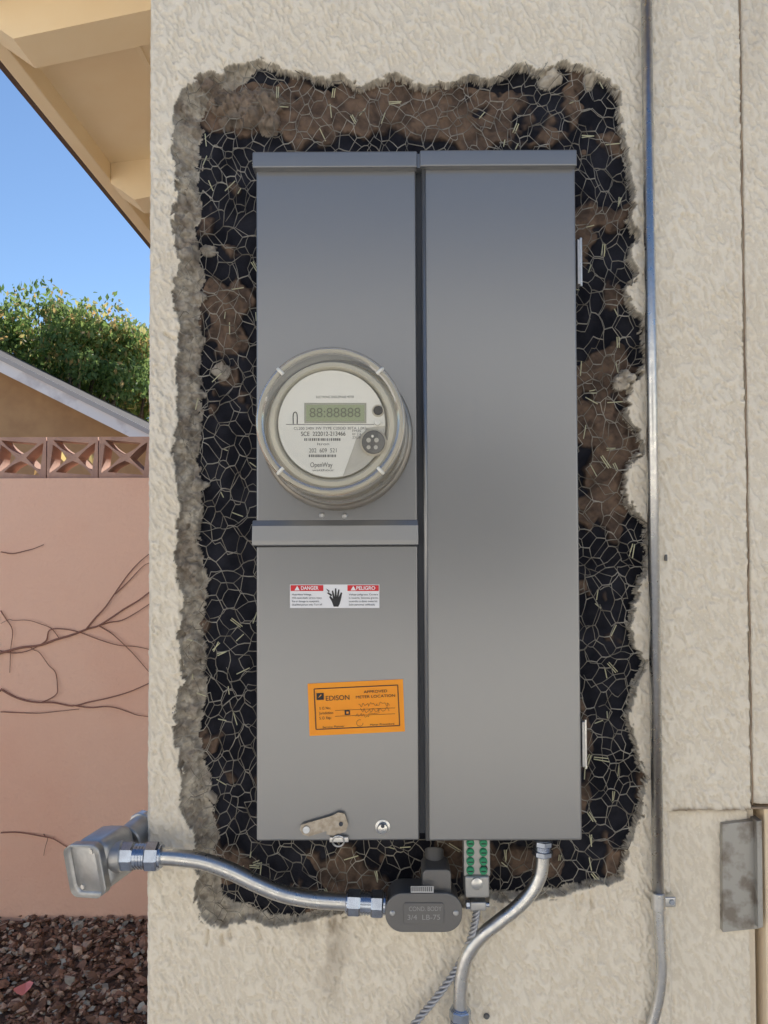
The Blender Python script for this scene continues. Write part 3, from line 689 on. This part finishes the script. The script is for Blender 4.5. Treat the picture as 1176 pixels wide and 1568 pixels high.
tube("emt_pipe",pts,0.0088,M_zinc,cv,n=32,sub=10)
fitting("top_connector",P(830,1284,-0.03),P(829,1311,-0.03),0.0112,cv)
fitting("lower_coupling",P(704,1542,-0.025),P(702,1592,-0.025),0.0118,cv)
tube("emt_pipe_lower",[P(702,1590,-0.025),P(698,1640,-0.02),P(695,1900,-0.02)],0.0088,M_zinc,cv,n=24)
vc=root("vertical_conduit")
tube("emt_pipe",[(P(999,784,-0.014).x,-0.014,ZT+0.15),(P(999,784,-0.014).x,-0.014,P(1008,1385,-0.014).z)],0.0072,M_zinc,vc,n=24,sub=1)
zc=P(1008,1380,-0.014).z; xx=P(999,784,-0.014).x
tube("emt_pipe_lower",[(xx,-0.014,zc),(xx+0.002,-0.014,zc-0.05),(xx+0.003,-0.014,zc-0.09),(xx-0.002,-0.012,zc-0.13),(xx-0.014,-0.008,zc-0.17),(xx-0.04,0.0,zc-0.22)],0.0068,M_zinc,vc,n=24)
cyl("coupling",(xx,-0.014,zc-0.010),(xx,-0.014,zc+0.012),0.0088,M_zinc,vc)
box("strap",xx+0.006,xx+0.024,-0.012,0.012,zc-0.009,zc+0.004,M_zinc,vc,0.002)
revolve("strap_screw",[(0.0036,0),(0.003,0.0025)],(xx+0.018,-0.012,zc-0.002),AX,M_zblue,vc,16)
box("wall_clip",P(1016,848,0.0).x,P(1020,848,0.0).x,-0.003,0.01,P(1017,859,0.0).z,P(1017,849,0.0).z,M_port,vc,0.001)
revolve("wall_nail",[(0.004,0),(0.003,0.002)],P(744,1556,-0.002),AX,M_port,house,16)
mp=root("metal_flashing_plate")
M_plate=mat("weathered_galvanized",(0.42,0.405,0.37),0.55,0.3,col2=(0.24,0.21,0.175),scale=26,lo=0.50,hi=0.60,detail=9)
prism("plate",[(1105,1262),(1160,1256),(1162,1422),(1106,1428)],0.014,0.004,M_plate,mp,0.001)
prism("plate_flange",[(1158,1258),(1166,1256),(1168,1420),(1160,1422)],0.014,-0.005,M_plate,mp,0.001)
# ---------------------------------------------------------------- ground
M_ground=mat("sandy_ground",(0.42,0.32,0.23),0.95,col2=(0.34,0.25,0.18),scale=2,detail=8,bump=0.6,bscale=40,bdist=0.01)
mobj("ground",[(-400,-400,0),(400,-400,0),(400,400,0),(-400,400,0)],[(0,1,2,3)],M_ground)
M_soil=mat("mulch_soil",(0.22,0.145,0.105),0.95,col2=(0.12,0.08,0.06),scale=25,bump=0.8,bscale=60,bdist=0.02)
mobj("mulch_bed",[(-4,0.3,0.004),(XL+0.02,0.3,0.004),(XL+0.02,2.0,0.004),(-4,2.0,0.004)],[(0,1,2,3)],M_soil)
M_patio=mat("bounce_patio_concrete",(0.78,0.72,0.62),0.85,col2=(0.73,0.67,0.57),scale=3,bump=0.2,bscale=80)
box("bounce_patio",-12.0,8.0,-3.9,-0.3,-0.05,0.03,M_patio)  # unseen pale slab, added to bounce sun up onto wall and soffit
vs=[];fs=[];mi=[]
r2=random.Random(3)
def ico(c,s,mix):
    b=len(vs); an=r2.uniform(0,6.28)
    M=Euler((r2.uniform(-.7,.7),r2.uniform(-.7,.7),an)).to_matrix()
    top=[(1,0.1),(0.5,.8),(-.5,.9),(-1,0),(-.45,-.85),(.5,-.8)]
    for k,(x,y) in enumerate(top): vs.append(c+M@Vector((x*s[0]*r2.uniform(.8,1.1),y*s[1]*r2.uniform(.8,1.1),0)))
    vs.append(c+M@Vector((0.1*s[0],0,s[2]))); vs.append(c+M@Vector((0,0,-s[2])))
    for k in range(6):
        fs.append((b+k,b+(k+1)%6,b+6)); fs.append((b+(k+1)%6,b+k,b+7)); mi.extend([mix,mix])
for _ in range(16000):
    x=r2.uniform(-2.6,-0.25); y=r2.uniform(0.6,2.0)
    s=r2.uniform(0.005,0.017) if r2.random()<0.93 else r2.uniform(0.02,0.035); flat=r2.random()<0.55
    ico(Vector((x,y,r2.uniform(0.006,0.024))),(s,s*r2.uniform(.5,.9),s*(0.12 if flat else .6)),r2.choices([0,1,2,3],[5,4,2.5,1.5])[0])
me=bpy.data.meshes.new("mulch"); me.from_pydata(vs,[],fs)
for cc in ((0.38,0.23,0.165),(0.23,0.135,0.095),(0.66,0.50,0.38),(0.50,0.50,0.44)):
    me.materials.append(mat("mulch_chip",cc,0.9,col2=tuple(v*.6 for v in cc),scale=40))
me.polygons.foreach_set('material_index',mi); link("mulch",me,None)
pp=P(32,1527,1.5)
lf=[Vector((pp.x+0.028*math.cos(a)*(1+.3*math.sin(3*a)),pp.y+0.03*math.sin(a),0.04+0.01*math.sin(2*a))) for a in np.linspace(0,6.28,13)[:-1]]
mobj("fallen_petal",lf,[tuple(range(12))],mat("petal",(0.8,0.3,0.3),0.7))
# ---------------------------------------------------------------- pink wall
pw=root("garden_block_wall")
M_pink=mat("pink_stucco",(0.96,0.62,0.47),0.9,col2=(0.93,0.555,0.41),scale=2.2,detail=8,bump=0.6,bscale=70,bdist=0.006,lo=0.4,hi=0.7)
M_pinkb=mat("breeze_block_pink",(0.62,0.39,0.30),0.9,col2=(0.48,0.30,0.24),scale=12,bump=0.5,bscale=90,bdist=0.004)
YW=2.0
zb0=P(110,732,YW).z; zb1=P(110,668,YW).z
box("wall_body",-9,1.0,YW,YW+0.15,-0.1,zb0,M_pink,pw)
bh=zb1-zb0; bw=0.205
def block(x0,idx):
    cu=bpy.data.curves.new("breeze","CURVE"); cu.dimensions='2D'; cu.fill_mode='BOTH'; cu.extrude=0.045
    def poly(pts):
        s=cu.splines.new('POLY'); s.points.add(len(pts)-1)
        for k,(a,b) in enumerate(pts): s.points[k].co=(a,b,0,1)
        s.use_cyclic_u=True
    poly([(0,0),(bw-0.004,0),(bw-0.004,bh),(0,bh)])
    m_=bw/2; g=0.012
    def arc(p0,p1,bul,n=6):
        o=[]
        dx,dy=p1[0]-p0[0],p1[1]-p0[1]
        for k in range(n):
            t=k/n; s=math.sin(math.pi*t)*bul; o.append((p0[0]+dx*t-dy*s,p0[1]+dy*t+dx*s))
        return o
    e=0.014; W_=bw-0.004
    poly(arc((e+0.01,bh-g),(m_,bh*0.58),-0.08)+arc((m_,bh*0.58),(W_-e-0.01,bh-g),-0.08))
    poly(arc((W_-e-0.01,g),(m_,bh*0.42),-0.08)+arc((m_,bh*0.42),(e+0.01,g),-0.08))
    poly(arc((g*0.8,g*1.8),(m_-0.020,bh*0.5),-0.04)+arc((m_-0.020,bh*0.5),(g*0.8,bh-g*1.8),-0.04))
    poly(arc((W_-g*0.8,bh-g*1.8),(m_+0.020,bh*0.5),-0.04)+arc((m_+0.020,bh*0.5),(W_-g*0.8,g*1.8),-0.04))
    o=bpy.data.objects.new("breeze_block_%d"%idx,cu); scene.collection.objects.link(o); cu.materials.append(M_pinkb); o.parent=pw
    o.location=(x0,YW+0.075,zb0+0.001); o.rotation_euler=(math.pi/2,0,0)
for i in range(22): block(P(146,700,YW).x-0.0+(i-17)*bw,i)
vn_=root("bare_vine")
M_vine=mat("vine_bark",(0.32,0.16,0.12),0.9)
VI=[([(-40,1005),(0,1000),(60,988),(110,972),(150,958),(190,932),(230,905)],.009),([(0,1055),(50,1075),(110,1081),(160,1070),(230,1045)],.007),
([(60,988),(75,965),(120,968),(180,988),(230,995)],.005),([(130,965),(160,930),(195,880),(232,845)],.006),([(0,935),(18,965),(14,1030)],.004),
([(60,1076),(86,1062),(84,1030),(60,1000),(45,990)],.004),([(110,1080),(160,1082),(195,1090),(232,1098)],.005),([(0,1275),(60,1280),(100,1296),(140,1316)],.005),
([(0,845),(40,843),(66,834)],.004),([(150,958),(185,950),(232,922)],.005),([(150,958),(176,975),(232,1035)],.0045),([(0,1090),(60,1092),(120,1086)],.004),
([(175,910),(215,870),(232,862)],.0035),([(-20,990),(20,1000),(60,988)],.005),([(0,1058),(-40,1050)],.006),([(90,978),(60,955),(20,950),(0,955)],.003),([(66,1277),(72,1284),(66,1310)],.003)]
for k,(pp_,r_) in enumerate(VI):
    q_=[]
    rr=random.Random(k)
    for i in range(len(pp_)-1):
        (a,b),(c_,d_)=pp_[i],pp_[i+1]; q_.append((a,b)); q_.append(((a+c_)/2+rr.uniform(-3,3),(b+d_)/2+rr.uniform(-4,4)))
    q_.append(pp_[-1])
    tube("stem_%d"%(k+1),[P(a,b,YW-0.010+0.004*math.sin(i*2)) for i,(a,b) in enumerate(q_)],r_*0.6,M_vine,vn_,n=6,sub=5,radii=(r_*0.6,r_*0.28))
# ---------------------------------------------------------------- neighbour house
nh=root("neighbor_house")
M_nw=mat("neighbor_stucco",(0.58,0.36,0.18),0.9,col2=(0.50,0.30,0.15),scale=5)
M_fas=mat("white_fascia",(0.93,0.91,0.88),0.6,col2=(0.74,0.71,0.69),scale=3,lo=0.5,hi=0.6)
YN=8.0
A=P(0,548,YN); B=P(228,662,YN); s_=(A.z-B.z)/(B.x-A.x)
xr_=B.x+1.0; zr=B.z-s_*1.0; xa=-10.0; za=A.z+s_*(A.x-xa)
fh=0.17
def slabn(name,ya,yb_,off0,off1,m):
    for nm,(x0,z0,x1,z1) in (("a",(xa,za,xr_,zr)),("b",(xa,za,2*xa-xr_,zr))):
        vs=[(x0,ya,z0-off1),(x1,ya,z1-off1),(x1,ya,z1-off0),(x0,ya,z0-off0)]
        vs+=[(v[0],yb_,v[2]) for v in vs]
        mobj(name+"_"+nm,vs,[(0,1,2,3),(7,6,5,4),(0,4,5,1),(1,5,6,2),(2,6,7,3),(3,7,4,0)],m,nh)
slabn("rake_board",YN,YN+0.04,0.0,fh,M_fas)
slabn("rake_trim",YN-0.03,YN+0.0,-0.03,0.03,mat("drip",(0.5,0.47,0.44),0.6))
slabn("roof_slab",YN+0.045,YN+8,-0.03,0.10,M_roof)
xw=xr_-0.5
vs=[(2*xa-xw,YN+0.5,0),(xw,YN+0.5,0),(xw,YN+0.5,zr+s_*0.5-0.1),(xa,YN+0.5,za-0.1),(2*xa-xw,YN+0.5,zr+s_*0.5-0.1)]
vs+=[(v[0],YN+7,v[2]) for v in vs]
mobj("walls",vs,[(0,1,2,3,4),(9,8,7,6,5),(1,6,7,2),(0,4,9,5)],M_nw,nh)
# house across the patio, unseen, added to bounce sunlight onto the shaded wall
gh=root("unseen_bounce_house")
M_cream=mat("bounce_wall_stucco",(0.92,0.89,0.82),0.85,col2=(0.89,0.86,0.79),scale=4,bump=0.5,bscale=60,bdist=0.004)
M_glassd=mat("added_window_dark",(0.03,0.035,0.04),0.1)
box("wall",-12.0,8.0,-4.2,-3.9,0,3.1,M_cream,gh)
box("roof",-12.4,8.4,-8.5,-3.88,3.102,3.25,M_roof,gh,0.01)
box("added_window_frame",-1.2,1.3,-3.9,-3.86,1.10,2.10,M_fas,gh,0.01)  # added dark window, placed to darken the middle of the panel's reflection
for k in range(2): box("added_window_pane_%d"%k,-1.14+k*1.22,0.02+k*1.22,-3.862,-3.85,1.16,2.04,M_glassd,gh,0.003)
# ---------------------------------------------------------------- trees
def leafmat(name,c1,c2):
    m=mat(name,c1,0.55,col2=c2,scale=1.6,detail=6,lo=0.42,hi=0.58)
    n=m.node_tree; b=n.nodes['Principled BSDF']; out=n.nodes['Material Output']
    tr=n.nodes.new('ShaderNodeBsdfTranslucent'); mx=n.nodes.new('ShaderNodeMixShader'); mx.inputs[0].default_value=0.5
    src=b.inputs['Base Color'].links[0].from_socket
    hs=n.nodes.new('ShaderNodeHueSaturation'); hs.inputs['Value'].default_value=1.8; n.links.new(src,hs.inputs['Color']); n.links.new(hs.outputs[0],tr.inputs[0])
    n.links.new(b.outputs[0],mx.inputs[1]); n.links.new(tr.outputs[0],mx.inputs[2]); n.links.new(mx.outputs[0],out.inputs[0])
    return m
M_leaf=leafmat("foliage_green",(0.16,0.24,0.07),(0.23,0.30,0.10))
M_leaf2=leafmat("foliage_yellow",(0.48,0.44,0.18),(0.55,0.36,0.15))
M_leaf3=leafmat("foliage_dark",(0.09,0.15,0.05),(0.12,0.18,0.06))
M_bark=mat("bark",(0.2,0.16,0.12),0.9,col2=(0.12,0.09,0.07),scale=20,bump=0.5,bscale=30,bdist=0.02)
def tree(name,base,height,crown,nclump,seed,leafs=240,ls=0.06):
    r=random.Random(seed); T=root(name)
    bx,by=base; top=Vector((bx,by,height*0.45))
    tube("trunk",[(bx,by,-0.1),(bx+0.08,by,height*0.2),top],0.2,M_bark,T,n=12,radii=(0.24,0.15))
    cs=[]
    for i in range(nclump):
        while True:
            u=Vector((r.uniform(-1,1),r.uniform(-1,1),r.uniform(-1,1)))
            if 0.25<u.length<1: break
        c=Vector(crown[0])+Vector((u.x*crown[1][0],u.y*crown[1][1],u.z*crown[1][2]*(1 if u.z>0 else .8)))
        cs.append((c,r.uniform(0.30,0.65)))
        if i%3==0:
            mid=(top+c)/2+Vector((r.uniform(-.2,.2),r.uniform(-.2,.2),r.uniform(-.1,.3)))
            tube("limb_%d"%i,[top,mid,c],0.05,M_bark,T,n=6,sub=4,radii=(0.075,0.015))
    vs=[];fs=[];mi=[]
    for c,rad in cs:
        yel=r.random()
        for _ in range(leafs):
            d_=Vector((r.gauss(0,1),r.gauss(0,1),r.gauss(0,.8))); d_=d_.normalized()*rad*(r.random()**0.45)
            p=c+d_; s=ls*r.uniform(.6,1.4)
            M=Euler((r.uniform(0,6.28),r.uniform(0,6.28),r.uniform(0,6.28))).to_matrix(); b=len(vs)
            for q in ((-1,0,0),(0,.5,.1),(1,0,0),(0,-.5,.1)): vs.append(p+M@(Vector(q)*s))
            fs.append((b,b+1,b+2,b+3)); hi=(p.z-crown[0][2])/crown[1][2]
            mi.append(1 if r.random()<(0.40 if yel<.35 else .07)+0.10*max(hi,0) else (2 if r.random()<.22 else 0))
    me=bpy.data.meshes.new("foliage"); me.from_pydata(vs,[],fs)
    for q in (M_leaf,M_leaf2,M_leaf3): me.materials.append(q)
    me.polygons.foreach_set('material_index',mi); link("foliage",me,None,T)
ctr=P(70,555,14)
tree("leafy_tree",(ctr.x+0.3,14),4.8,((ctr.x,14,ctr.z-0.15),(1.9,1.4,1.22)),74,5,360,0.06)
c2=P(215,575,17)
tree("leafy_tree.001",(c2.x,17.0),5.2,((c2.x+0.6,17,c2.z-0.1),(1.6,1.4,1.35)),46,9,340,0.06)
c3=P(-150,560,15)
tree("leafy_tree.002",(c3.x,15.0),5,((c3.x-0.3,15,c3.z-0.2),(1.7,1.4,1.3)),40,12,300,0.07)
def shrub(name,c,e,n,seed,m):
    r=random.Random(seed); vs=[];fs=[]
    for _ in range(n):
        u=Vector((r.gauss(0,.5),r.gauss(0,.5),r.gauss(0,.5))); p=Vector(c)+Vector((u.x*e[0],u.y*e[1],u.z*e[2])); s=r.uniform(.02,.05)
        M=Euler((r.uniform(0,6.28),r.uniform(0,6.28),r.uniform(0,6.28))).to_matrix(); b=len(vs)
        for q in ((-1,0,0),(0,.5,.1),(1,0,0),(0,-.5,.1)): vs.append(p+M@(Vector(q)*s))
        fs.append((b,b+1,b+2,b+3))
    mobj(name,vs,fs,m)
q=P(150,730,3.2); shrub("shrub",(q.x,3.2,1.30),(1.2,0.4,0.38),6000,4,M_leaf2)
